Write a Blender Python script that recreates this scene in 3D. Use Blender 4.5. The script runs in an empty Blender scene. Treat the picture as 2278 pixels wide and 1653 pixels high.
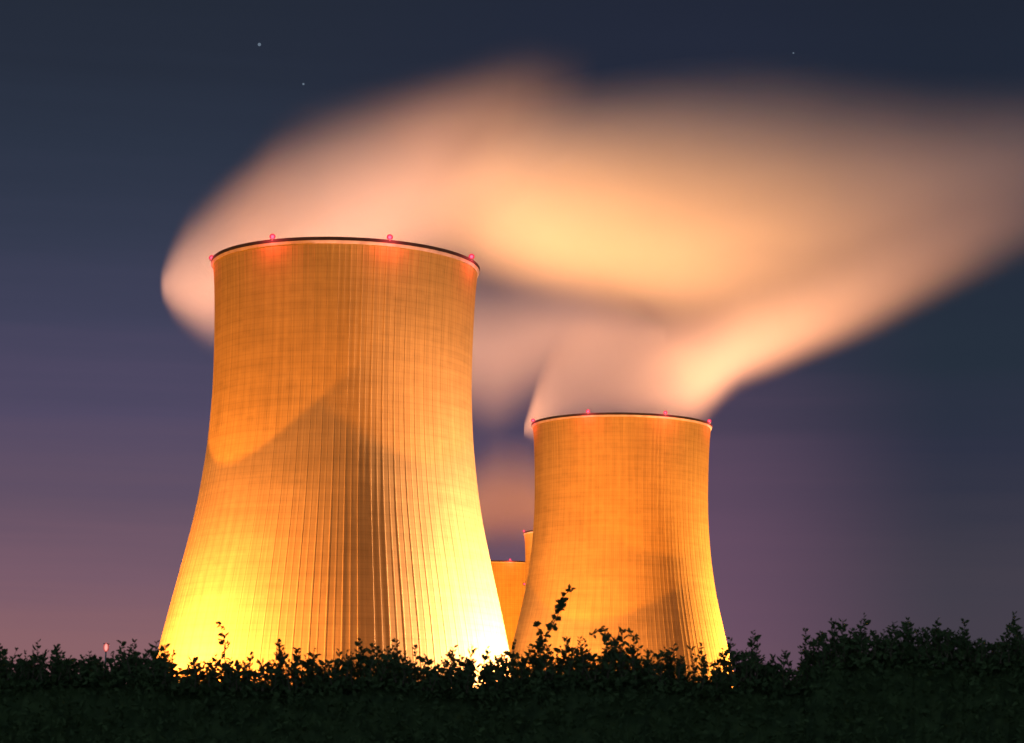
import bpy, bmesh, math, random
from mathutils import Vector, Matrix

scene = bpy.context.scene
COL = scene.collection
R = math.radians
PI = math.pi

# ------------------------------------------------------------------ camera
F = 5000.0                      # focal length in photograph pixels (2278 wide)
CAMZ = 1.6
PITCH = math.atan(829.5 / F)
ROLL = R(0.9)
CAMM = (Matrix.Rotation(R(90) + PITCH, 4, 'X') @ Matrix.Rotation(ROLL, 4, 'Z'))

def at(px, py, Y):
    """world point at depth Y that the real camera saw at a given direction"""
    d = CAMM.to_3x3() @ Vector(((px - 1139.0) / F, (826.5 - py) / F, -1.0))
    k = Y / d.y
    return Vector((d.x * k, Y, CAMZ + d.z * k))

# ------------------------------------------------------------------ helpers
def tag(o, label=None, cat=None, group=None, kind=None):
    if label: o['label'] = label
    if cat: o['category'] = cat
    if group: o['group'] = group
    if kind: o['kind'] = kind
    return o

def empty(name, loc=(0, 0, 0)):
    o = bpy.data.objects.new(name, None)
    o.location = loc
    o.empty_display_size = 2
    COL.objects.link(o)
    return o

def mesh_obj(name, verts, faces, mat, parent=None, smooth=False):
    me = bpy.data.meshes.new(name)
    me.from_pydata(verts, [], faces)
    me.update()
    if smooth:
        me.polygons.foreach_set('use_smooth', [True] * len(me.polygons))
    me.materials.append(mat)
    o = bpy.data.objects.new(name, me)
    COL.objects.link(o)
    if parent: o.parent = parent
    return o

class MB:
    def __init__(s): s.v = []; s.f = []
    def add(s, v, f):
        n = len(s.v); s.v += v; s.f += [tuple(i + n for i in q) for q in f]
    def box(s, c, d):
        x, y, z = c; a, b, e = d[0] / 2, d[1] / 2, d[2] / 2
        v = [(x + i * a, y + j * b, z + k * e) for k in (-1, 1) for j in (-1, 1) for i in (-1, 1)]
        s.add(v, [(0, 2, 3, 1), (4, 5, 7, 6), (0, 1, 5, 4), (2, 6, 7, 3), (0, 4, 6, 2), (1, 3, 7, 5)])
    def tube(s, pts, rads, n=8):
        pts = [Vector(p) for p in pts]; rings = []; v = []
        for i, p in enumerate(pts):
            t = (pts[min(i + 1, len(pts) - 1)] - pts[max(i - 1, 0)]).normalized()
            a = t.cross(Vector((0, 1, 0.01)));  a = a.normalized() if a.length > 1e-4 else Vector((1, 0, 0))
            b = t.cross(a)
            for k in range(n):
                w = 2 * PI * k / n
                q = p + (a * math.cos(w) + b * math.sin(w)) * rads[i]
                v.append(tuple(q))
        f = []
        for i in range(len(pts) - 1):
            for k in range(n):
                k2 = (k + 1) % n
                f.append((i * n + k, i * n + k2, (i + 1) * n + k2, (i + 1) * n + k))
        f.append(tuple(range(n))[::-1]); f.append(tuple((len(pts) - 1) * n + k for k in range(n)))
        s.add(v, f)
    def ball(s, c, r, n=12, m=8, sz=1.0):
        v = [(c[0], c[1], c[2] - r * sz)]
        for j in range(1, m):
            a = -PI / 2 + PI * j / m
            for k in range(n):
                w = 2 * PI * k / n
                v.append((c[0] + r * math.cos(a) * math.cos(w), c[1] + r * math.cos(a) * math.sin(w), c[2] + r * sz * math.sin(a)))
        v.append((c[0], c[1], c[2] + r * sz)); f = []
        for k in range(n):
            k2 = (k + 1) % n
            f.append((0, 1 + k2, 1 + k)); f.append((len(v) - 1, 1 + (m - 2) * n + k, 1 + (m - 2) * n + k2))
            for j in range(m - 2):
                a = 1 + j * n
                f.append((a + k, a + k2, a + n + k2, a + n + k))
        s.add(v, f)
    def build(s, name, mat, parent=None, smooth=False):
        return mesh_obj(name, s.v, s.f, mat, parent, smooth)

def new_mat(name):
    m = bpy.data.materials.new(name); m.use_nodes = True
    nt = m.node_tree
    for n in list(nt.nodes): nt.nodes.remove(n)
    out = nt.nodes.new('ShaderNodeOutputMaterial')
    return m, nt, out

class NT:
    """tiny wrapper for node trees"""
    def __init__(s, nt): s.nt = nt
    def n(s, t, **k):
        x = s.nt.nodes.new(t)
        for a, b in k.items(): setattr(x, a, b)
        return x
    def l(s, a, b): s.nt.links.new(a, b)
    def m(s, op, a, b=None, c=None, clamp=False):
        x = s.n('ShaderNodeMath', operation=op, use_clamp=clamp)
        for i, q in enumerate((a, b, c)):
            if q is None: continue
            if isinstance(q, (int, float)): x.inputs[i].default_value = q
            else: s.l(q, x.inputs[i])
        return x.outputs[0]

def plain(name, col, rough=0.8, metal=0.0, noise=0.25, scale=4.0):
    m, nt, out = new_mat(name); N = NT(nt)
    b = N.n('ShaderNodeBsdfPrincipled'); b.inputs['Roughness'].default_value = rough; b.inputs['Metallic'].default_value = metal
    tc = N.n('ShaderNodeTexCoord'); no = N.n('ShaderNodeTexNoise'); no.inputs['Scale'].default_value = scale; no.inputs['Detail'].default_value = 6
    N.l(tc.outputs['Object'], no.inputs['Vector'])
    cr = N.n('ShaderNodeValToRGB')
    cr.color_ramp.elements[0].position = 0.3; cr.color_ramp.elements[1].position = 0.7
    cr.color_ramp.elements[0].color = tuple(c * (1 - noise) for c in col) + (1,)
    cr.color_ramp.elements[1].color = tuple(min(1, c * (1 + noise)) for c in col) + (1,)
    N.l(no.outputs['Fac'], cr.inputs['Fac']); N.l(cr.outputs['Color'], b.inputs['Base Color']); N.l(b.outputs[0], out.inputs['Surface'])
    return m

def lamp_glass(name, core, cs, rim, rs):
    m, nt, out = new_mat(name); N = NT(nt)
    e = N.n('ShaderNodeEmission'); e.inputs['Color'].default_value = tuple(core) + (1,); e.inputs['Strength'].default_value = cs
    f = N.n('ShaderNodeEmission'); f.inputs['Color'].default_value = tuple(rim) + (1,); f.inputs['Strength'].default_value = rs
    lw = N.n('ShaderNodeLayerWeight'); lw.inputs['Blend'].default_value = 0.35
    mr = N.n('ShaderNodeMapRange', interpolation_type='SMOOTHSTEP'); mr.inputs['From Min'].default_value = 0.0; mr.inputs['From Max'].default_value = 0.27
    mx = N.n('ShaderNodeMixShader'); N.l(lw.outputs['Facing'], mr.inputs['Value']); N.l(mr.outputs[0], mx.inputs[0])
    N.l(e.outputs[0], mx.inputs[1]); N.l(f.outputs[0], mx.inputs[2]); N.l(mx.outputs[0], out.inputs['Surface'])
    return m

def glow(name, col, s):
    m, nt, out = new_mat(name); N = NT(nt)
    e = N.n('ShaderNodeEmission'); e.inputs['Color'].default_value = tuple(col) + (1,); e.inputs['Strength'].default_value = s
    N.l(e.outputs[0], out.inputs['Surface'])
    return m

# ------------------------------------------------------------------ materials
def concrete_mat():
    m, nt, out = new_mat('shell_concrete'); N = NT(nt)
    b = N.n('ShaderNodeBsdfPrincipled'); b.inputs['Roughness'].default_value = 0.92
    b.inputs['Specular IOR Level'].default_value = 0.15
    tc = N.n('ShaderNodeTexCoord'); sp = N.n('ShaderNodeSeparateXYZ'); N.l(tc.outputs['Object'], sp.inputs[0])
    ang = N.m('ARCTAN2', sp.outputs[1], sp.outputs[0])
    z = sp.outputs[2]
    # formwork lifts: a fine line every 1.35 m
    fr = N.m('FRACT', N.m('DIVIDE', z, 1.35))
    line = N.m('LESS_THAN', N.m('ABSOLUTE', N.m('SUBTRACT', fr, 0.5)), 0.10)
    # panels: tone of each lift / bay
    cell = N.n('ShaderNodeCombineXYZ')
    N.l(N.m('FLOOR', N.m('MULTIPLY', ang, 144 / (2 * PI) / 2)), cell.inputs[0]); N.l(N.m('FLOOR', N.m('DIVIDE', z, 1.35)), cell.inputs[1])
    wn = N.n('ShaderNodeTexWhiteNoise', noise_dimensions='2D'); N.l(cell.outputs[0], wn.inputs['Vector'])
    # vertical run-off streaks
    cs = N.n('ShaderNodeCombineXYZ')
    N.l(N.m('MULTIPLY', ang, 26.0), cs.inputs[0]); N.l(N.m('MULTIPLY', z, 0.035), cs.inputs[1])
    st = N.n('ShaderNodeTexNoise'); st.inputs['Scale'].default_value = 1.0; st.inputs['Detail'].default_value = 5; st.inputs['Roughness'].default_value = 0.65
    N.l(cs.outputs[0], st.inputs['Vector'])
    # lift rows of differing tone
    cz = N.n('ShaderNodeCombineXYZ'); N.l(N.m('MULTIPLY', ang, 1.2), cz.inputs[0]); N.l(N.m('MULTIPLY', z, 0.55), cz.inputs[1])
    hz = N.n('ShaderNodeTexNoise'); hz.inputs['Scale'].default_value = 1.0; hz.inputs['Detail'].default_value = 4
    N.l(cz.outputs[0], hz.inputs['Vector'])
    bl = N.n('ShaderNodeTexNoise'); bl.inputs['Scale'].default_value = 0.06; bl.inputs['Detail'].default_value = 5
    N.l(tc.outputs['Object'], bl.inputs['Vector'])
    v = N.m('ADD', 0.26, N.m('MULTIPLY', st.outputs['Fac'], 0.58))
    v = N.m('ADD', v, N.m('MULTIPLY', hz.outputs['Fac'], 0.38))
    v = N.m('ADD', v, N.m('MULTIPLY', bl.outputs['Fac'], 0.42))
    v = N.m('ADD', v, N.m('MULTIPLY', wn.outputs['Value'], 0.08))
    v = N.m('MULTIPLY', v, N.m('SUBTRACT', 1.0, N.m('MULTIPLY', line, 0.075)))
    # the narrow stained bands beside every other rib
    fa = N.m('FRACT', N.m('MULTIPLY', ang, 72 / (2 * PI)))
    sl = N.m('LESS_THAN', N.m('ABSOLUTE', N.m('SUBTRACT', fa, 0.5)), 0.09)
    v = N.m('MULTIPLY', v, N.m('SUBTRACT', 1.0, N.m('MULTIPLY', sl, N.m('MULTIPLY', st.outputs['Fac'], 0.22))))
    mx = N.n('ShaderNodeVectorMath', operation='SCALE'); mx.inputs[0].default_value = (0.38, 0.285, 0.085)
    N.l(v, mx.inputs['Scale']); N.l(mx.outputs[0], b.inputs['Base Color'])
    N.l(b.outputs[0], out.inputs['Surface'])
    return m

M_CONC = concrete_mat()
M_LIP = plain('pale_lip_concrete', (0.42, 0.36, 0.30), 0.9, 0, 0.2, 0.5)
M_DARK = plain('dark_weathered_parapet', (0.022, 0.018, 0.017), 0.95, 0, 0.3, 0.5)
M_METAL = plain('galvanised_steel', (0.22, 0.22, 0.23), 0.5, 0.6)
M_RED = lamp_glass('red_warning_glass', (1.0, 0.09, 0.17), 2.6, (1.0, 0.02, 0.05), 1.0)
M_WHITE = glow('white_lamp_glass', (1.0, 0.72, 0.55), 6.0)
M_PINKLAMP = lamp_glass('pink_white_lamp_glass', (1.0, 0.42, 0.36), 1.1, (0.75, 0.10, 0.09), 0.8)

# ------------------------------------------------------------------ world: night sky over a lit plant
def build_world():
    w = bpy.data.worlds.new('World'); scene.world = w; w.use_nodes = True
    nt = w.node_tree
    for n in list(nt.nodes): nt.nodes.remove(n)
    N = NT(nt)
    out = N.n('ShaderNodeOutputWorld'); bg = N.n('ShaderNodeBackground')
    tc = N.n('ShaderNodeTexCoord'); sp = N.n('ShaderNodeSeparateXYZ'); N.l(tc.outputs['Generated'], sp.inputs[0])
    # faint streaks of high cloud
    mp = N.n('ShaderNodeMapping'); mp.inputs['Scale'].default_value = (3.0, 3.0, 60.0)
    N.l(tc.outputs['Generated'], mp.inputs['Vector'])
    ns = N.n('ShaderNodeTexNoise'); ns.inputs['Scale'].default_value = 1.3; ns.inputs['Detail'].default_value = 4
    N.l(mp.outputs[0], ns.inputs['Vector'])
    ez = N.m('ADD', sp.outputs[2], N.m('MULTIPLY', N.m('SUBTRACT', ns.outputs['Fac'], 0.5), 0.034))
    t = N.m('DIVIDE', ez, 0.36, clamp=True)
    def srgb(c): return tuple(((v / 255) / 12.92 if v / 255 <= 0.04045 else ((v / 255 + 0.055) / 1.055) ** 2.4) for v in c) + (1,)
    def ramp(stops):
        r = N.n('ShaderNodeValToRGB'); e = r.color_ramp.elements
        e[0].position = stops[0][0]; e[0].color = srgb(stops[0][1]); e[1].position = stops[-1][0]; e[1].color = srgb(stops[-1][1])
        for p, c in stops[1:-1]:
            q = e.new(p); q.color = srgb(c)
        N.l(t, r.inputs['Fac']); return r.outputs['Color']
    def T(y): return min(1.0, math.sin(math.atan((1656 - y) / F)) / 0.36)
    L = ramp([(T(1656), (146, 102, 104)), (T(1420), (136, 98, 105)), (T(1300), (120, 91, 106)), (T(1150), (100, 82, 101)), (T(950), (82, 74, 100)),
              (T(750), (65, 66, 90)), (T(550), (53, 59, 79)), (T(350), (44, 52, 69)), (T(120), (38, 45, 60)), (1.0, (34, 41, 54))])
    C = ramp([(T(1656), (116, 86, 100)), (T(1400), (108, 80, 100)), (T(1200), (100, 76, 98)), (T(1000), (86, 70, 92)), (T(800), (60, 58, 80)),
              (T(600), (46, 50, 72)), (T(300), (38, 44, 62)), (1.0, (32, 38, 54))])
    Rr = ramp([(T(1656), (74, 64, 74)), (T(1300), (66, 62, 74)), (T(1000), (46, 50, 68)), (T(800), (38, 48, 62)), (T(300), (34, 42, 58)), (1.0, (30, 36, 50))])
    az = N.m('ARCTAN2', sp.outputs[0], sp.outputs[1])
    def ss(a, b):
        r = N.n('ShaderNodeMapRange', interpolation_type='SMOOTHSTEP'); r.inputs['From Min'].default_value = a; r.inputs['From Max'].default_value = b
        N.l(az, r.inputs['Value']); return r.outputs['Result']
    def mix(f, a, b):
        m = N.n('ShaderNodeMix', data_type='RGBA'); N.l(f, m.inputs[0]); N.l(a, m.inputs[6]); N.l(b, m.inputs[7]); return m.outputs[2]
    c = mix(ss(-0.16, 0.08), L, C)
    c = mix(ss(0.08, 0.20), c, Rr)
    # added fill: sky brightened behind the camera to lift the hedge and towers
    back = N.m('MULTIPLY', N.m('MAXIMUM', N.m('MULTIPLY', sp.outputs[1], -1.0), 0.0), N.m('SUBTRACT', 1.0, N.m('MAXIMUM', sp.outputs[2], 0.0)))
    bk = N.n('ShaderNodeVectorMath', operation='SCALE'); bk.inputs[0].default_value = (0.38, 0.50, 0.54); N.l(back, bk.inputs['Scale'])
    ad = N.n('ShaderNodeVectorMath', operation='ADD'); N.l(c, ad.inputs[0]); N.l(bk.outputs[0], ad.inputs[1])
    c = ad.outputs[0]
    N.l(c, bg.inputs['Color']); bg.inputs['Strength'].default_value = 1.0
    N.l(bg.outputs[0], out.inputs['Surface'])
build_world()

# ------------------------------------------------------------------ ground
def build_ground():
    S = 9000
    v = []; f = []
    n = 40
    rnd = random.Random(3)
    for j in range(n + 1):
        for i in range(n + 1):
            v.append((-S / 2 + S * i / n, -400 + S * j / n, rnd.uniform(-0.05, 0.05)))
    for j in range(n):
        for i in range(n):
            a = j * (n + 1) + i
            f.append((a, a + 1, a + n + 2, a + n + 1))
    g = mesh_obj('ground', v, f, plain('dark_grass_ground', (0.035, 0.045, 0.02), 0.95, 0, 0.4, 0.2))
    tag(g, 'dark flat grassland below the hedge and the towers', 'ground', kind='structure')
build_ground()

# ------------------------------------------------------------------ cooling tower
TC = at(770, 594, 520.0)
RT = 303 * 520.0 / F            # radius of the mouth
SC = RT / 303.0
HT = TC.z
def zpx(y): return CAMZ + (1656 - y) / 1062.0 * (HT - CAMZ)
PROF = [(1672, 428), (1600, 413), (1520, 397), (1440, 381), (1373, 366), (1270, 342), (1159, 318), (1060, 303), (980, 295), (900, 290.5), (840, 289.5),
        (780, 290), (720, 291.5), (660, 294), (625, 296.5), (606, 298.5)]
def prof_r(z):
    P = [(zpx(y), r * SC) for y, r in PROF]
    if z <= P[0][0]: return P[0][1]
    for i in range(len(P) - 1):
        if z <= P[i + 1][0]:
            # Catmull-Rom through neighbouring samples keeps the shell smooth
            p0 = P[max(i - 1, 0)]; p1 = P[i]; p2 = P[i + 1]; p3 = P[min(i + 2, len(P) - 1)]
            u = (z - p1[0]) / (p2[0] - p1[0])
            m1 = (p2[1] - p0[1]) / (p2[0] - p0[0]) * (p2[0] - p1[0]); m2 = (p3[1] - p1[1]) / (p3[0] - p1[0]) * (p2[0] - p1[0])
            return (2 * u**3 - 3 * u**2 + 1) * p1[1] + (u**3 - 2 * u**2 + u) * m1 + (-2 * u**3 + 3 * u**2) * p2[1] + (u**3 - u**2) * m2
    return P[-1][1]

NR = 144
def make_shell(parent):
    zt = zpx(606); zs = [zt * i / 72 for i in range(73)]
    ring = []      # (angle, radial offset) around one turn: rib, flat
    for k in range(NR):
        a0 = 2 * PI * k / NR; d = 2 * PI / NR
        h = 0.065 if k % 2 == 0 else 0.032
        w = 0.085
        ring += [(a0 + d * (0.5 - w * 1.4), 0), (a0 + d * (0.5 - w * 0.7), h), (a0 + d * (0.5 + w * 0.7), h), (a0 + d * (0.5 + w * 1.4), 0)]
    n = len(ring); v = []; f = []
    for z in zs:
        r = prof_r(z)
        for a, h in ring: v.append(((r + h) * math.cos(a), (r + h) * math.sin(a), z))
    for j in range(len(zs) - 1):
        for k in range(n):
            k2 = (k + 1) % n
            f.append((j * n + k, j * n + k2, (j + 1) * n + k2, (j + 1) * n + k))
    # inside face
    b = len(v); m = 96; zi = zs[::6]
    for z in zi:
        r = prof_r(z) - 0.7
        for k in range(m): v.append((r * math.cos(2 * PI * k / m), r * math.sin(2 * PI * k / m), z))
    for j in range(len(zi) - 1):
        for k in range(m):
            k2 = (k + 1) % m
            f.append((b + j * m + k2, b + j * m + k, b + (j + 1) * m + k, b + (j + 1) * m + k2))
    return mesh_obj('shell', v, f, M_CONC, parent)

def ring_mesh(name, sect, mat, parent, n=192):
    v = []; f = []; s = len(sect)
    for k in range(n):
        a = 2 * PI * k / n
        for r, z in sect: v.append((r * math.cos(a), r * math.sin(a), z))
    for k in range(n):
        k2 = (k + 1) % n
        for i in range(s):
            i2 = (i + 1) % s
            f.append((k * s + i, k2 * s + i, k2 * s + i2, k * s + i2))
    return mesh_obj(name, v, f, mat, parent, smooth=False)

def make_warning_light(parent, ang, r, z, red_power):
    """bracket with a red glass lamp; sits on the parapet"""
    e = MB()
    c = (r * math.cos(ang), r * math.sin(ang), z)
    e.tube([(c[0], c[1], c[2] - 0.3), (c[0], c[1], c[2] + 0.1)], [0.16, 0.14], 8)
    e.box((c[0], c[1], c[2] + 0.03), (0.9, 0.9, 0.08))
    o = e.build('warning_light', M_METAL, parent)
    g = MB(); g.ball((c[0], c[1], c[2] + 0.62), 0.70, 12, 8, 0.95)
    g.build('lamp_glass', M_RED, o, True)
    return o

def red_lamp(loc, name='warning_glow', p=3500):
    l = bpy.data.lights.new(name, 'POINT'); l.color = (1.0, 0.06, 0.08); l.energy = p; l.shadow_soft_size = 0.5
    o = bpy.data.objects.new(name, l); o.location = loc; COL.objects.link(o); return o

def make_tower():
    root = empty('cooling_tower')
    sh = make_shell(root)
    zt = zpx(606)
    r0 = 298.5 * SC
    ring_mesh('rim_lip', [(r0 - 0.7, zt), (r0 + 0.25, zt), (RT - 0.05, zt + 0.35), (RT + 0.05, zt + 0.60), (RT - 0.9, zt + 0.60)], M_LIP, root)
    ring_mesh('parapet', [(RT - 0.85, zt + 0.603), (RT + 0.12, zt + 0.603), (RT + 0.12, HT + 0.12), (RT - 0.15, HT + 0.12), (RT - 0.15, zt + 1.2), (RT - 0.85, zt + 1.2)], M_DARK, root)
    return root

def dup(root, loc, rz=0.0):
    r = root.copy(); COL.objects.link(r); r.location = loc; r.rotation_euler = (0, 0, rz)
    for ch in list(root.children):
        c = ch.copy(); COL.objects.link(c); c.parent = r
        for g in ch.children:
            d = g.copy(); COL.objects.link(d); d.parent = c
    return r

T1 = make_tower()
TOWERS = []
def place_tower(root, px, py, D, label):
    p = at(px, py, D)
    root.location = (p.x, D, 0)
    tag(root, label, 'cooling tower', 'floodlit concrete cooling towers')
    TOWERS.append(root); return root
protos = [T1] + [dup(T1, (0, 0, 0)) for _ in range(3)]
place_tower(protos[0], 770, 594, 520, 'largest floodlit orange cooling tower, left of the pair, with glaring yellow light at its foot')
place_tower(protos[1], 1383, 947, 780, 'smaller floodlit orange cooling tower standing right of the biggest one')
place_tower(protos[2], 1122, 1243, 1405, 'farthest cooling tower, its flat rim showing low between the two big towers')
place_tower(protos[3], 1297, 1170, 1190, 'sliver of a cooling tower peeping out from behind the left edge of the smaller tower')
ZP = HT + 0.12
SPECS = [(0, (-82, -27.5, 22, 71, 124, 180, 232)), (1, (-81, -24, 25, 71, 96, 180, 232)), (2, (-30, 6.5, 60, 120)), (3, (-84, -30, 25))]
for i, angs in SPECS:
    t = protos[i]
    for a in angs:
        th = R(a - 90)
        make_warning_light(t, th, RT, ZP, 0)
        loc = Vector(t.location) + Vector(((RT + 2.2) * math.cos(th), (RT + 2.2) * math.sin(th), ZP + 0.6))
        if -90 < a < 100: red_lamp(loc, p=3500)
# mid-height warning lamp on the flank of the hidden tower
t = protos[3]
zl = at(1170, 1298, 1190).z
make_warning_light(t, R(-88 - 90), prof_r(zl) + 0.6, zl - 1, 0)

# ------------------------------------------------------------------ floodlighting
def spot(name, loc, target, col, power, ang, blend=0.6, size=1.0):
    l = bpy.data.lights.new(name, 'SPOT'); l.color = col; l.energy = power; l.spot_size = R(ang); l.spot_blend = blend; l.shadow_soft_size = size
    o = bpy.data.objects.new(name, l); COL.objects.link(o); o.location = loc
    o.rotation_euler = (Vector(target) - Vector(loc)).to_track_quat('-Z', 'Y').to_euler()
    return o
def around(t, ang, rad, z):
    th = R(ang - 90)
    return (t.location.x + rad * math.cos(th), t.location.y + rad * math.sin(th), z)
SOD = (1.0, 0.262, 0.004)
SOD_FILL = (1.0, 0.20, 0.008)  # for the frontal fill lamps added to lift the dark seams
SODW = (1.0, 0.46, 0.36)
SODB = (1.0, 0.325, 0.11)
def flood_tower(t, k, seam, bl, br, wash, washr=None):
    """bl/br: base floodlights left and right of the seam, bl also an added frontal fill, wash: upper beams"""
    for (a, rad, tz, p, c, cone, bld) in bl + br:
        spot('base_or_fill_light', around(t, a, rad, 1.5), around(t, a, 34, tz), c, p * k * 0.92, cone, bld, 2.0)
    for (a, rad, lo, half, p, da, bld) in wash:
        e = R(lo + half); src = Vector(around(t, a, rad, 2.0)); cen = Vector(around(t, a + da, 20, 2.0))
        d = (cen - src).normalized(); tgt = src + Vector((d.x * math.cos(e), d.y * math.cos(e), math.sin(e))) * 100
        spot('upper_floodlight', src, tgt, SOD, p * k, 2 * half, bld * 0.6, 0.7)
flood_tower(protos[0], 1.0, 0,
            [(-42, 77, 13, 2.2e6, SODB, 104, 1.0), (6, 190, 40, 0.75e6, SOD_FILL, 60, 1.0)],
            [(70, 74, 18, 4.0e6, SODW, 108, 1.0)],
            [(-50, 104, 39.5, 24, 0.95e6, 10, 0.12), (45, 130, 31, 22, 0.65e6, -10, 0.25)])
flood_tower(protos[1], 0.8, 0,
            [(-32, 90, 34, 1.4e6, SODB, 108, 1.0), (10, 190, 40, 0.9e6, SOD_FILL, 60, 1.0)],
            [(88, 84, 20, 6.0e6, (1.0, 0.38, 0.12), 112, 1.0)],
            [(-22, 150, 19.0, 22, 1.3e6, 8, 0.12), (26, 190, 21, 20, 0.9e6, 4, 0.2)])
flood_tower(protos[2], 1.0, 0, [(0, 150, 60, 3.6e6, SOD, 100, 0.8)], [], [])
flood_tower(protos[3], 1.0, 0, [(-60, 130, 60, 2.4e6, SOD, 100, 0.8)], [], [])

# ------------------------------------------------------------------ moonlight (faint, from behind the camera)
def build_moon():
    l = bpy.data.lights.new('moon', 'SUN'); l.energy = 0.10; l.angle = R(0.5); l.color = (0.75, 0.9, 1.0)
    o = bpy.data.objects.new('moon', l); COL.objects.link(o); o.rotation_euler = (R(50), 0, R(-25))
build_moon()

# ------------------------------------------------------------------ stars
M_STAR = glow('starlight', (0.55, 0.72, 0.95), 0.24)
def star(px, py, r, label, m=M_STAR):
    p = at(px, py, 9000.0); b = MB(); b.ball((0, 0, 0), r, 10, 6)
    o = b.build('star', m, None, True); o.location = p
    tag(o, label, 'star', 'stars in the night sky')
star(577, 99, 7.0, 'brightest star, high in the dark sky left of centre')
star(675, 187, 4.6, 'faint star just above the upper left edge of the steam')
star(1765, 118, 3.4, 'small star above the big steam cloud on the right')

# ------------------------------------------------------------------ steam
def steam(name, Y, ry, up, lo, dens, label, taper=None, soft=(0.25, 1.0), noise=0.5, nscale=(0.012, 0.02, 0.03), dprof=None, seed=0.0, power=1.0, tilt=0.0, col=(1, 1, 1), aniso=0.0):
    """a plume with outline up/lo (photo directions at depth Y), elliptical in depth; soft density inside"""
    xs = sorted(set([p[0] for p in up] + [p[0] for p in lo]))
    def lin(P, x):
        if x <= P[0][0]: return P[0][1]
        for (a, b), (c, d) in zip(P, P[1:]):
            if x <= c: return b + (d - b) * (x - a) / (c - a)
        return P[-1][1]
    xa, xb = xs[0], xs[-1]
    n = 88
    # world-space samples, x in metres along the wind
    smp = []
    for i in range(n + 1):
        px = xa + (xb - xa) * (i / n)
        # light smoothing of the traced outline
        w = min((xb - xa) * 0.016, 1 + 0.5 * min(px - xa, xb - px))
        u = sum(lin(up, px + q * w) for q in (-2, -1, 0, 1, 2)) / 5; l = sum(lin(lo, px + q * w) for q in (-2, -1, 0, 1, 2)) / 5
        pu = at(px, u, Y); pl = at(px, l, Y)
        smp.append((0.5 * (pu.x + pl.x), pu.z, pl.z))
    X0, X1 = smp[0][0], smp[-1][0]
    Z0 = min(s[2] for s in smp) - 1; Z1 = max(s[1] for s in smp) + 1
    org = Vector((X0, Y, Z0))
    zmax = max(0.5 * (s[1] - s[2]) for s in smp)
    def depth_r(i):
        h = 0.5 * (smp[i][1] - smp[i][2]) / zmax
        q = lin(dprof, xa + (xb - xa) * i / n) if dprof else 1.0
        return ry * q * max(0.08, min(1.0, h * 1.6)) 
    V = []; Fc = []; m = 28
    for i in range(n + 1):
        c = 0.5 * (smp[i][1] + smp[i][2]); h = max(0.4, 0.5 * (smp[i][1] - smp[i][2])); d = depth_r(i)
        yc = tilt * (smp[i][0] - X0)
        for k in range(m):
            a = 2 * PI * k / m
            V.append((smp[i][0] - X0, yc + d * math.cos(a), c + h * math.sin(a) - Z0))
    for i in range(n):
        for k in range(m):
            k2 = (k + 1) % m
            Fc.append((i * m + k, i * m + k2, (i + 1) * m + k2, (i + 1) * m + k))
    Fc.append(tuple(range(m))[::-1]); Fc.append(tuple(n * m + k for k in range(m)))
    mat, nt, out = new_mat(name + '_vapour'); N = NT(nt)
    tc = N.n('ShaderNodeTexCoord'); sp = N.n('ShaderNodeSeparateXYZ'); N.l(tc.outputs['Object'], sp.inputs[0])
    tx = N.m('DIVIDE', sp.outputs[0], X1 - X0, clamp=True)
    H = Z1 - Z0
    def curve(vals):
        fc = N.n('ShaderNodeFloatCurve'); cm = fc.mapping; cm.use_clip = False
        pts = cm.curves[0].points
        pts[0].location = (0, vals[0]); pts[1].location = (1, vals[-1])
        for j in range(1, len(vals) - 1): pts.new(j / (len(vals) - 1), vals[j])
        for p in pts: p.handle_type = 'VECTOR'
        cm.update(); N.l(tx, fc.inputs['Value']); return fc.outputs[0]
    idx = list(range(0, n + 1, 2))
    # curve positions must follow metres; samples are near-uniform in x
    cc = curve([(0.5 * (smp[i][1] + smp[i][2]) - Z0) / H for i in idx])
    hh = curve([max(0.4, 0.5 * (smp[i][1] - smp[i][2])) / H for i in idx])
    dd = curve([depth_r(i) / ry for i in idx])
    a = N.m('DIVIDE', N.m('SUBTRACT', N.m('DIVIDE', sp.outputs[2], H), cc), hh)
    b = N.m('DIVIDE', N.m('SUBTRACT', sp.outputs[1], N.m('MULTIPLY', sp.outputs[0], tilt)), N.m('MULTIPLY', dd, ry))
    rr = N.m('SQRT', N.m('ADD', N.m('MULTIPLY', a, a), N.m('MULTIPLY', b, b)))
    mp = N.n('ShaderNodeMapping'); mp.inputs['Scale'].default_value = nscale; mp.inputs['Location'].default_value = (seed, seed * 1.7, seed * 0.6)
    mp.inputs['Rotation'].default_value = (0, R(18), 0)
    N.l(tc.outputs['Object'], mp.inputs['Vector'])
    no = N.n('ShaderNodeTexNoise'); no.inputs['Scale'].default_value = 1.0; no.inputs['Detail'].default_value = 3.0; no.inputs['Roughness'].default_value = 0.5
    N.l(mp.outputs[0], no.inputs['Vector'])
    nz = N.m('SUBTRACT', no.outputs['Fac'], 0.5)
    rr = N.m('ADD', rr, N.m('MULTIPLY', nz, noise * 0.5))
    mr = N.n('ShaderNodeMapRange', interpolation_type='SMOOTHSTEP')
    mr.inputs['From Min'].default_value = soft[1]; mr.inputs['From Max'].default_value = soft[0]; mr.inputs['To Min'].default_value = 0; mr.inputs['To Max'].default_value = 1
    N.l(rr, mr.inputs['Value'])
    d = mr.outputs['Result']
    if power != 1.0: d = N.m('POWER', d, power)
    d = N.m('MULTIPLY', d, N.m('ADD', 1.0, N.m('MULTIPLY', nz, noise * 2.2), clamp=False))
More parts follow.
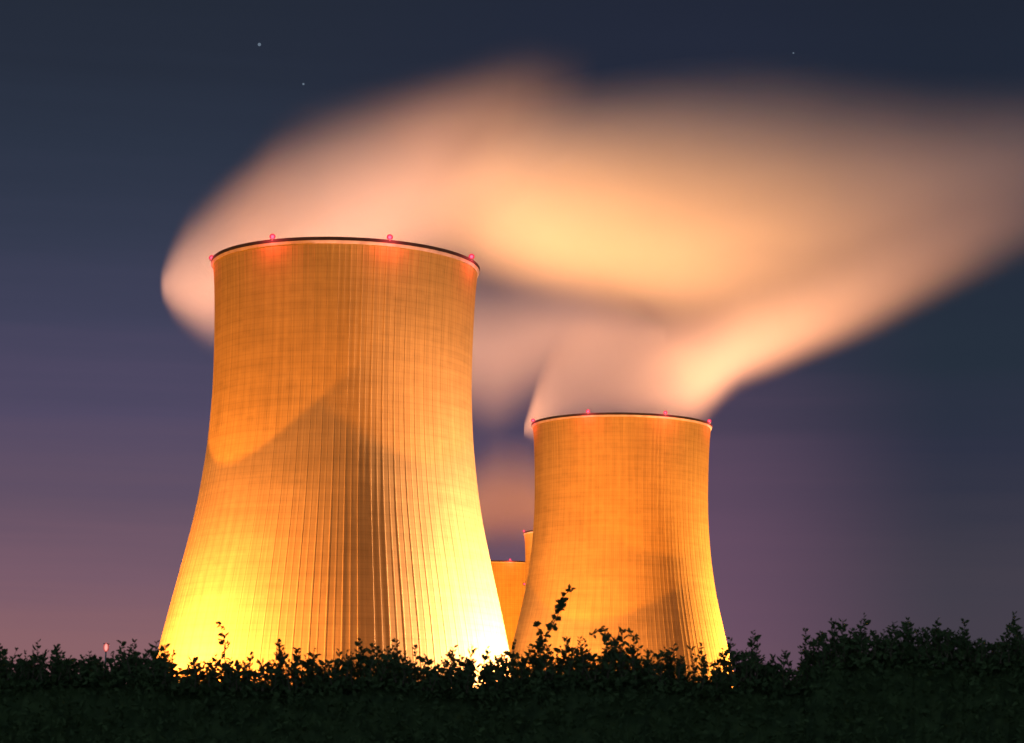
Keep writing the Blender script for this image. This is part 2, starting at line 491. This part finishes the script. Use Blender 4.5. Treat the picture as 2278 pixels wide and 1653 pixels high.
    if taper:
        tv = [lin(taper, xa + (xb - xa) * i / n) for i in idx]
        d = N.m('MULTIPLY', d, curve(tv))
    d = N.m('MAXIMUM', N.m('MULTIPLY', d, dens), 0.0)
    pv = N.n('ShaderNodeVolumeScatter'); pv.inputs['Color'].default_value = tuple(col) + (1,); pv.inputs['Anisotropy'].default_value = aniso
    N.l(d, pv.inputs['Density']); N.l(pv.outputs[0], out.inputs['Volume'])
    o = mesh_obj(name, V, Fc, mat, None, True); o.location = org
    tag(o, label, 'steam plume', 'steam plumes blowing right from the cooling towers')
    return o

def build_steam():
    # plume that billows out left of the large tower and sweeps up to the right
    steam('steam_plume', 575, 58,
          [(362, 590), (368, 550), (385, 505), (410, 475), (445, 420), (500, 365), (600, 285), (700, 228), (800, 190), (900, 160), (1000, 132), (1100, 108), (1200, 100), (1320, 105), (1450, 130)],
          [(362, 680), (368, 712), (385, 740), (410, 765), (445, 790), (480, 815), (560, 820), (700, 760), (850, 700), (1000, 620), (1100, 500), (1200, 400), (1320, 300), (1450, 230)],
          0.06, 'steam plume curling out left of the largest tower rim and sweeping up right', 
          taper=[(372, 1.0), (600, 0.85), (750, 0.6), (850, 0.45), (950, 0.36), (1050, 0.22), (1150, 0.10), (1230, 0.04), (1320, 0.0), (1400, 0.0), (1450, 0)], power=1.45, dprof=[(368, 0.5), (480, 0.6), (640, 1.0)], soft=(0.1, 1.0), noise=0.75, seed=3.0, nscale=(0.014, 0.025, 0.05), col=(0.99, 0.97, 0.97))
    # the big bright mass
    steam('steam_plume', 640, 40,
          [(880, 520), (940, 400), (1000, 310), (1060, 260), (1150, 212), (1300, 168), (1500, 138), (1700, 120), (1850, 135), (2000, 160), (2150, 175), (2300, 165), (2500, 160), (2700, 150)],
          [(880, 560), (940, 610), (1000, 645), (1090, 660), (1200, 690), (1300, 722), (1400, 752), (1500, 780), (1600, 800), (1750, 810), (1850, 800), (2000, 740), (2150, 670), (2300, 600), (2500, 520), (2700, 450)],
          0.07, 'widest and brightest orange steam plume filling the sky right of the largest tower',
          taper=[(880, 0.0), (950, 0.1), (1030, 0.3), (1130, 0.7), (1220, 1.0), (1500, 0.9), (1700, 0.65), (1850, 0.5), (2050, 0.36), (2300, 0.24), (2700, 0.10)], soft=(0.1, 1.02), power=1.25, noise=0.75, seed=11.0, nscale=(0.011, 0.022, 0.04), col=(0.99, 0.98, 0.97))
    # steam of the small tower
    steam('steam_plume', 800, 30,
          [(1166, 935), (1176, 870), (1200, 790), (1240, 700), (1300, 650), (1450, 640), (1600, 640), (1800, 560), (2000, 470), (2200, 400), (2400, 380)],
          [(1166, 975), (1176, 1010), (1200, 1010), (1260, 1000), (1340, 1000), (1450, 1000), (1560, 990), (1590, 930), (1620, 895), (1700, 870), (1800, 830), (1900, 790), (2000, 745), (2200, 650), (2400, 560)],
          0.055, 'steam plume rising from the mouth of the smaller tower into the big cloud',
          taper=[(1166, 0.8), (1190, 0.75), (1250, 0.55), (1330, 0.6), (1500, 0.8), (1650, 1.0), (1800, 0.7), (2000, 0.42), (2200, 0.22), (2400, 0.06)], soft=(0.1, 1.0), power=1.4, noise=0.6, seed=23.0, col=(0.99, 0.98, 0.97))
    # veils from the towers behind
    steam('steam_plume', 1150, 40,
          [(900, 700), (980, 600), (1060, 540), (1160, 540), (1300, 580), (1400, 640), (1480, 720)],
          [(900, 760), (980, 900), (1060, 985), (1110, 1000), (1160, 960), (1240, 900), (1350, 860), (1480, 780)],
          0.035, 'thin brownish veil of steam hanging between the two big towers below the bright cloud', soft=(-0.6, 1.0), noise=0.4, seed=31.0)
    steam('steam_plume', 1400, 40,
          [(940, 1160), (1020, 1020), (1100, 950), (1180, 960), (1280, 1100)],
          [(940, 1240), (1020, 1275), (1100, 1280), (1180, 1275), (1280, 1200)],
          0.030, 'faint pink wisp of steam just above the rim of the farthest tower', soft=(-0.2, 1.0), noise=0.35, seed=37.0)
    PL = (1.0, 0.43, 0.18)
    PK = (1.0, 0.43, 0.36)
    # yard lights that light the steam from below and behind the towers
    def up(px, D, tx, ty, TD, p, cone, bl=1.0, c=PL):
        s = at(px, 1600, D); s.z = 12
        spot('yard_floodlight', s, at(tx, ty, TD), c, p, cone, bl, 3.0)
    up(1230, 640, 1250, 590, 640, 3.3e6, 96, 1.0, (1.0, 0.42, 0.12))
    up(400, 600, 520, 610, 590, 1.45e6, 84, 1.0, (1.0, 0.46, 0.28))
    up(900, 700, 900, 330, 590, 0.35e6, 90, 1.0, PK)
    up(1700, 700, 1700, 330, 640, 0.45e6, 120, 1.0, PK)
    up(1620, 850, 1660, 790, 800, 3.5e6, 70)
    up(1400, 880, 1400, 790, 800, 2.2e6, 80, 1.0, (1.0, 0.44, 0.30))
    up(1150, 1000, 1180, 760, 1150, 9.0e6, 64, 1.0, (1.0, 0.45, 0.27))
    up(1110, 1480, 1110, 1080, 1400, 3.0e6, 90, 1.0, PK)
    up(1215, 850, 1205, 850, 800, 1.8e6, 70)
build_steam()

# ------------------------------------------------------------------ distant lamp masts
def mast(px, py, D, r, mat, label, heads=1):
    p = at(px, py, D)
    root = empty('lamp_mast', (p.x, D, 0))
    m = MB(); m.tube([(0, 0, 0), (0, 0, p.z - r * 1.2)], [0.22, 0.10], 8); m.build('pole', M_METAL, root)
    h = MB(); h.box((0, 0.1, p.z + r * 1.3), (r * 2.0, r * 1.6, 0.12)); h.box((0, r * 0.7, p.z), (r * 1.8, 0.12, r * 2.2)); h.tube([(0, 0.1, p.z - r * 1.3), (0, 0.1, p.z - r * 1.0)], [0.2, 0.3], 8)
    hd = h.build('lamp_head', M_METAL, root)
    g = MB(); g.ball((0, 0, p.z), r, 12, 8, 1.7 if heads == 2 else 1.0); g.build('lamp_glass', mat, hd, True)
    tag(root, label, 'lamp mast', 'distant lamp masts of the plant')
    return root
mast(236, 1440, 300, 0.36, M_PINKLAMP, 'distant mast with a pinkish lamp glowing above the hedge at far left', 2)
mast(1322, 1502, 650, 0.55, M_WHITE, 'lamp mast whose white light shows through the leaves below the small tower')
mast(1614, 1508, 700, 0.7, M_WHITE, 'lamp mast whose white light shows at the right foot of the small tower')
mast(626, 1506, 430, 0.4, M_WHITE, 'lamp mast whose white light shows through leaves at the foot of the big tower')

# ------------------------------------------------------------------ hedge
def leaf_mat():
    m, nt, out = new_mat('hedge_leaf'); N = NT(nt)
    b = N.n('ShaderNodeBsdfPrincipled'); b.inputs['Roughness'].default_value = 0.9; b.inputs['Specular IOR Level'].default_value = 0.05
    tc = N.n('ShaderNodeTexCoord'); no = N.n('ShaderNodeTexNoise'); no.inputs['Scale'].default_value = 9.0; no.inputs['Detail'].default_value = 3
    N.l(tc.outputs['Object'], no.inputs['Vector'])
    cr = N.n('ShaderNodeValToRGB'); cr.color_ramp.elements[0].position = 0.3; cr.color_ramp.elements[1].position = 0.75
    cr.color_ramp.elements[0].color = (0.045, 0.075, 0.04, 1); cr.color_ramp.elements[1].color = (0.10, 0.16, 0.07, 1)
    N.l(no.outputs['Fac'], cr.inputs['Fac']); N.l(cr.outputs['Color'], b.inputs['Base Color'])
    tr = N.n('ShaderNodeBsdfTranslucent'); tr.inputs['Color'].default_value = (0.10, 0.13, 0.04, 1)
    mx = N.n('ShaderNodeMixShader'); mx.inputs[0].default_value = 0.35
    N.l(b.outputs[0], mx.inputs[1]); N.l(tr.outputs[0], mx.inputs[2]); N.l(mx.outputs[0], out.inputs['Surface'])
    return m
M_LEAF = leaf_mat()
M_TWIG = plain('twig_bark', (0.07, 0.055, 0.04), 0.9, 0, 0.3, 20)
HD = 18.0          # distance of the hedge
HEDGE = at(1139, 1600, HD)

BODY = [(-700, 1480), (0, 1478), (150, 1480), (340, 1470), (380, 1492), (560, 1502), (640, 1505), (720, 1488), (790, 1490), (860, 1478), (940, 1500), (1050, 1508),
        (1140, 1500), (1200, 1478), (1300, 1480), (1400, 1476), (1500, 1492), (1590, 1506), (1640, 1480), (1700, 1492), (1780, 1500), (1810, 1466), (1860, 1440),
        (1950, 1432), (2100, 1432), (2200, 1444), (2278, 1436), (2600, 1450), (2950, 1470)]
TOPS = [(-700, 1440), (0, 1432), (40, 1462), (85, 1424), (125, 1436), (160, 1472), (200, 1448), (225, 1478), (270, 1432), (300, 1428), (350, 1424), (385, 1452), (430, 1462),
        (480, 1458), (560, 1456), (620, 1426), (660, 1444), (700, 1438), (725, 1470), (755, 1448), (800, 1422), (830, 1432), (880, 1420), (900, 1462), (925, 1440), (960, 1478), (985, 1462),
        (1010, 1440), (1050, 1434), (1085, 1442), (1120, 1460), (1145, 1424), (1180, 1436), (1200, 1410), (1260, 1420), (1290, 1420), (1345, 1398), (1385, 1398), (1410, 1412), (1440, 1446),
        (1500, 1432), (1560, 1430), (1600, 1470), (1625, 1422), (1650, 1452), (1676, 1404), (1690, 1452), (1720, 1460), (1745, 1448), (1775, 1490), (1792, 1400), (1820, 1420), (1850, 1378),
        (1875, 1378), (1895, 1400), (1922, 1364), (1950, 1404), (1990, 1384), (2020, 1374), (2050, 1400), (2085, 1378), (2110, 1400), (2145, 1380), (2180, 1420), (2230, 1420), (2256, 1366), (2290, 1400), (2600, 1400), (2950, 1430)]
def lin(P, x):
    if x <= P[0][0]: return P[0][1]
    for (a, b), (c, d) in zip(P, P[1:]):
        if x <= c: return b + (d - b) * (x - a) / (c - a)
    return P[-1][1]

class Leaves:
    def __init__(s, rnd): s.v = []; s.f = []; s.r = rnd
    def leaf(s, p, d, L, W):
        """one folded pointed leaf from p along d"""
        r = s.r
        d = Vector(d).normalized(); up = Vector((r.uniform(-1, 1), r.uniform(-1, 1), r.uniform(-1, 1)))
        a = d.cross(up)
        if a.length < 1e-3: a = Vector((1, 0, 0))
        a.normalize(); nrm = a.cross(d)
        n = len(s.v)
        p = Vector(p); fold = W * 0.25
        pts = [p, p + d * L * 0.35 + a * W * 0.5 + nrm * fold, p + d * L * 0.75 + a * W * 0.36 + nrm * fold * 0.7, p + d * L - nrm * L * 0.08,
               p + d * L * 0.75 - a * W * 0.36 + nrm * fold * 0.7, p + d * L * 0.35 - a * W * 0.5 + nrm * fold]
        s.v += [tuple(q) for q in pts]
        s.f += [(n, n + 1, n + 2, n + 3), (n, n + 3, n + 4, n + 5)]

def shoot(LV, ST, rnd, base, tip, r0=0.004, leaf=0.045, gap=0.028, bend=0.05, start=0.15):
    base = Vector(base); tip = Vector(tip)
    side = Vector((rnd.uniform(-1, 1), rnd.uniform(-1, 1), 0)) * bend
    n = 7; pts = []
    for i in range(n + 1):
        t = i / n
        pts.append(base.lerp(tip, t) + side * math.sin(PI * t) + Vector((rnd.uniform(-1, 1), rnd.uniform(-1, 1), 0)) * 0.004)
    ST.tube(pts, [r0 * (1 - 0.75 * i / n) for i in range(n + 1)], 5)
    L = (tip - base).length; k = start * L; q = rnd.uniform(0, 6)
    while k < L:
        t = k / L; i = min(n - 1, int(t * n)); p = pts[i].lerp(pts[i + 1], t * n - i)
        ax = (pts[i + 1] - pts[i]).normalized()
        q += 2.4
        out = Vector((math.cos(q), math.sin(q), rnd.uniform(-0.1, 0.5))) + ax * rnd.uniform(0.2, 0.9)
        s = leaf * rnd.choice((0.5, 0.7, 0.85, 1.0, 1.3)) * rnd.uniform(0.85, 1.15) * (1.0 if t < 0.85 else 0.7)
        LV.leaf(p, out, s, s * rnd.uniform(0.38, 0.66))
        if rnd.random() < 0.5:
            out2 = Vector((-out.x, -out.y, out.z + rnd.uniform(-0.3, 0.3)))
            LV.leaf(p, out2, s * 0.85, s * 0.5)
        k += gap * rnd.uniform(0.5, 1.5)

def hedge_bush(x0, x1, label, seed, extra=()):
    rnd = random.Random(seed)
    o0 = at((x0 + x1) / 2, 1600, HD)
    root = empty('hedge_bush', (o0.x, HD, 0)); tag(root, label, 'bush', 'bushes of the dark foreground hedge')
    LV = Leaves(rnd); ST = MB()
    wx0 = at(x0, 1600, HD).x - o0.x; wx1 = at(x1, 1600, HD).x - o0.x
    def zt(x, P):  # envelope height at local x
        px = x0 + (x1 - x0) * (x - wx0) / (wx1 - wx0)
        return at(px, lin(P, px), HD).z
    depth = 0.55
    # inner twiggy mass: bumpy closed core so that no light passes the body
    nx = max(8, int((wx1 - wx0) / 0.08)); prof = 12
    V = []; Fc = []
    for i in range(nx + 1):
        x = wx0 + (wx1 - wx0) * i / nx
        h = zt(x, BODY) - 0.15 + rnd.uniform(-0.03, 0.03)
        for k in range(prof + 1):
            a = PI * k / prof
            y = -math.cos(a) * (depth * 0.72); z = h * min(1.0, math.sin(a) * 1.25 + 0.0) if 0 < k < prof else 0.0
            j = 0.03
            V.append((x + rnd.uniform(-j, j) * (0 < i < nx), y + rnd.uniform(-j, j), max(0, z + rnd.uniform(-j, j) * (z > 0.1) - (0.02 if z > 0.1 else 0))))
    m = prof + 1
    for i in range(nx):
        for k in range(prof): Fc.append((i * m + k, (i + 1) * m + k, (i + 1) * m + k + 1, i * m + k + 1))
    Fc.append(tuple(range(m))[::-1]); Fc.append(tuple(nx * m + k for k in range(m)))
    mesh_obj('inner_foliage', V, Fc, M_LEAF, root)
    # leaves over the body: dense near the visible top, thinner further down
    W = wx1 - wx0
    vis = 1.0
    for _ in range(int(W * 2600)):
        x = rnd.uniform(wx0, wx1); h = zt(x, BODY) - 0.10
        a = rnd.uniform(0.03, 0.97) * PI
        if rnd.random() < 0.35: a = rnd.uniform(0.15, 0.45) * PI
        y = -math.cos(a) * depth * rnd.uniform(0.8, 1.05)
        z = (h - 0.02) * min(1.0, math.sin(a) * 1.25) * rnd.uniform(0.97, 1.01)
        if rnd.random() < 0.15: y = rnd.uniform(-0.5, 0.5) * depth; z = h - rnd.uniform(-0.02, 0.12)
        elif y < 0 and rnd.random() < 0.5: z = rnd.uniform(max(0.2, h - 0.8), h)
        s = rnd.uniform(0.04, 0.065)
        LV.leaf((x, y, z), (rnd.uniform(-1, 1), rnd.uniform(-1, 0.4), rnd.uniform(-0.4, 1)), s, s * rnd.uniform(0.5, 0.75))
    # upright shoots making the ragged top line
    n = int(W * 100)
    for i in range(n):
        x = rnd.uniform(wx0, wx1); hb = zt(x, BODY) - 0.05; ht = zt(x, TOPS)
        f = rnd.random() ** 1.7
        L = (ht - hb) * (0.25 + 0.75 * f) * rnd.uniform(0.8, 1.02)
        if L < 0.06: L = 0.06
        dx = rnd.gauss(0, 0.16) * L; y = rnd.uniform(-0.35, 0.35)
        tx = min(max(x + dx, wx0 - 0.02), wx1 + 0.02)
        shoot(LV, ST, rnd, (x, y, hb - 0.08), (tx, y + rnd.gauss(0, 0.1) * L, hb + L), 0.005, 0.056, 0.024, 0.02 + 0.03 * rnd.random(), 0.15)
    # sprigs that reach the traced silhouette peaks
    P = [p for p in TOPS if x0 <= p[0] < x1]
    for (px, py) in P:
        t = at(px, py, HD); lx = t.x - o0.x
        if lin(BODY, px) - py < 18: continue
        hb = zt(lx, BODY) - 0.1
        shoot(LV, ST, rnd, (lx + rnd.uniform(-0.03, 0.03), 0, hb), (lx, 0, t.z), 0.005, 0.056, 0.016, 0.015, 0.1)
        for q in range(2):
            dx = rnd.uniform(-0.06, 0.06)
            shoot(LV, ST, rnd, (lx + dx * 0.5, rnd.uniform(-0.1, 0.1), hb), (lx + dx * 1.6, rnd.uniform(-0.1, 0.1), hb + (t.z - hb) * rnd.uniform(0.5, 0.85)), 0.005, 0.056, 0.02, 0.02, 0.1)
    # woody stems down to the ground
    for i in range(max(3, int(W * 3))):
        x = rnd.uniform(wx0, wx1); y = rnd.uniform(-0.2, 0.2); h = zt(x, BODY) * 0.93
        ST.tube([(x, y, 0), (x + rnd.uniform(-0.1, 0.1), y, h * 0.5), (x + rnd.uniform(-0.15, 0.15), y, h)], [0.025, 0.018, 0.008], 6)
    mesh_obj('foliage', LV.v, LV.f, M_LEAF, root)
    ST.build('stems', M_TWIG, root)
    for pts, leaf_s, gap, clumps in extra:
        L2 = Leaves(rnd); S2 = MB()
        P3 = [at(a, b, HD) - Vector((o0.x, HD, 0)) for a, b in pts]
        # smooth polyline
        Q = []
        for i in range(len(P3) - 1):
            for t in range(4): Q.append(P3[i].lerp(P3[i + 1], t / 4) + Vector((rnd.uniform(-1, 1), 0, rnd.uniform(-1, 1))) * 0.003)
        Q.append(P3[-1])
        S2.tube(Q, [0.0055 * (1 - 0.7 * i / len(Q)) for i in range(len(Q))], 5)
        for (t, nleaf, s) in clumps:
            i = min(len(Q) - 2, int(t * (len(Q) - 1))); c = Q[i].lerp(Q[i + 1], t * (len(Q) - 1) - i)
            for _ in range(nleaf):
                o = c + Vector((rnd.uniform(-1, 1), rnd.uniform(-1, 1), rnd.uniform(-1, 1))) * 0.012
                L2.leaf(o, (rnd.uniform(-1, 1), rnd.uniform(-0.7, 0.7), rnd.uniform(-0.5, 0.8)), 1.25 * s * rnd.uniform(0.8, 1.2), s * rnd.uniform(0.7, 0.95))
        sh = mesh_obj('long_shoot_leaves', L2.v, L2.f, M_LEAF, None)
        st = S2.build('long_shoot', M_TWIG, root)
        sh.parent = st; sh.name = 'leaves'
    return root

hedge_bush(-700, 362, 'dark bush at the left end of the hedge with short sprigs against pink sky', 1)
hedge_bush(362, 1140, 'low dark bush across the foot of the largest tower, one thin shoot standing up', 2,
           extra=[([(505, 1500), (500, 1460), (500, 1425), (490, 1388)], 0.03, 0.02, [(0.1, 5, 0.04), (0.3, 5, 0.04), (0.45, 4, 0.035), (0.56, 5, 0.038), (0.66, 5, 0.038), (0.78, 5, 0.035), (0.9, 3, 0.03), (1.0, 4, 0.034)])])
hedge_bush(1140, 1596, 'bush in front of the smaller tower with a long leafy shoot leaning to the right', 3,
           extra=[([(1185, 1480), (1200, 1440), (1225, 1400), (1245, 1360), (1250, 1330), (1268, 1312)], 0.04, 0.02,
                   [(0.05, 6, 0.04), (0.15, 6, 0.04), (0.24, 9, 0.045), (0.32, 5, 0.035), (0.42, 10, 0.042), (0.5, 8, 0.045), (0.66, 12, 0.046), (0.74, 10, 0.046), (0.88, 4, 0.035), (0.98, 4, 0.036), (1.0, 4, 0.04)]),
                  ([(1205, 1450), (1208, 1420), (1194, 1392)], 0.04, 0.02, [(0.4, 4, 0.035), (0.7, 5, 0.035), (1.0, 6, 0.036)]),
                  ([(1392, 1480), (1372, 1430), (1350, 1402), (1330, 1400), (1318, 1412)], 0.03, 0.02, [(0.3, 3, 0.03), (0.6, 4, 0.03), (0.8, 5, 0.03), (1.0, 5, 0.03)]),
                  ([(1340, 1480), (1372, 1430), (1378, 1402), (1398, 1404), (1412, 1420)], 0.03, 0.02, [(0.3, 3, 0.03), (0.6, 4, 0.03), (0.8, 5, 0.03), (1.0, 6, 0.035)])])
hedge_bush(1596, 1782, 'small spiky bush just right of the foot of the smaller tower', 4)
hedge_bush(1782, 2950, 'tallest and densest dark bush at the right end of the hedge', 5)

# ------------------------------------------------------------------ camera object & render settings
cam = bpy.data.cameras.new('camera'); co = bpy.data.objects.new('camera', cam); COL.objects.link(co)
co.matrix_world = Matrix.Translation((0, 0, CAMZ)) @ CAMM
cam.sensor_width = 36.0; cam.sensor_fit = 'HORIZONTAL'; cam.lens = F / 2278.0 * 36.0
cam.clip_start = 0.5; cam.clip_end = 20000
cam.dof.use_dof = True; cam.dof.focus_distance = 500; cam.dof.aperture_fstop = 7.0
scene.camera = co

scene.view_settings.view_transform = 'Standard'
try: scene.view_settings.look = 'None'
except Exception: pass
scene.view_settings.exposure = 0; scene.view_settings.gamma = 1
scene.render.engine = 'CYCLES'
cy = scene.cycles
cy.use_denoising = True
cy.max_bounces = 6; cy.diffuse_bounces = 2; cy.glossy_bounces = 1; cy.transmission_bounces = 2; cy.volume_bounces = 2; cy.transparent_max_bounces = 8
cy.volume_step_rate = 0.5; cy.volume_max_steps = 256
cy.sample_clamp_indirect = 6
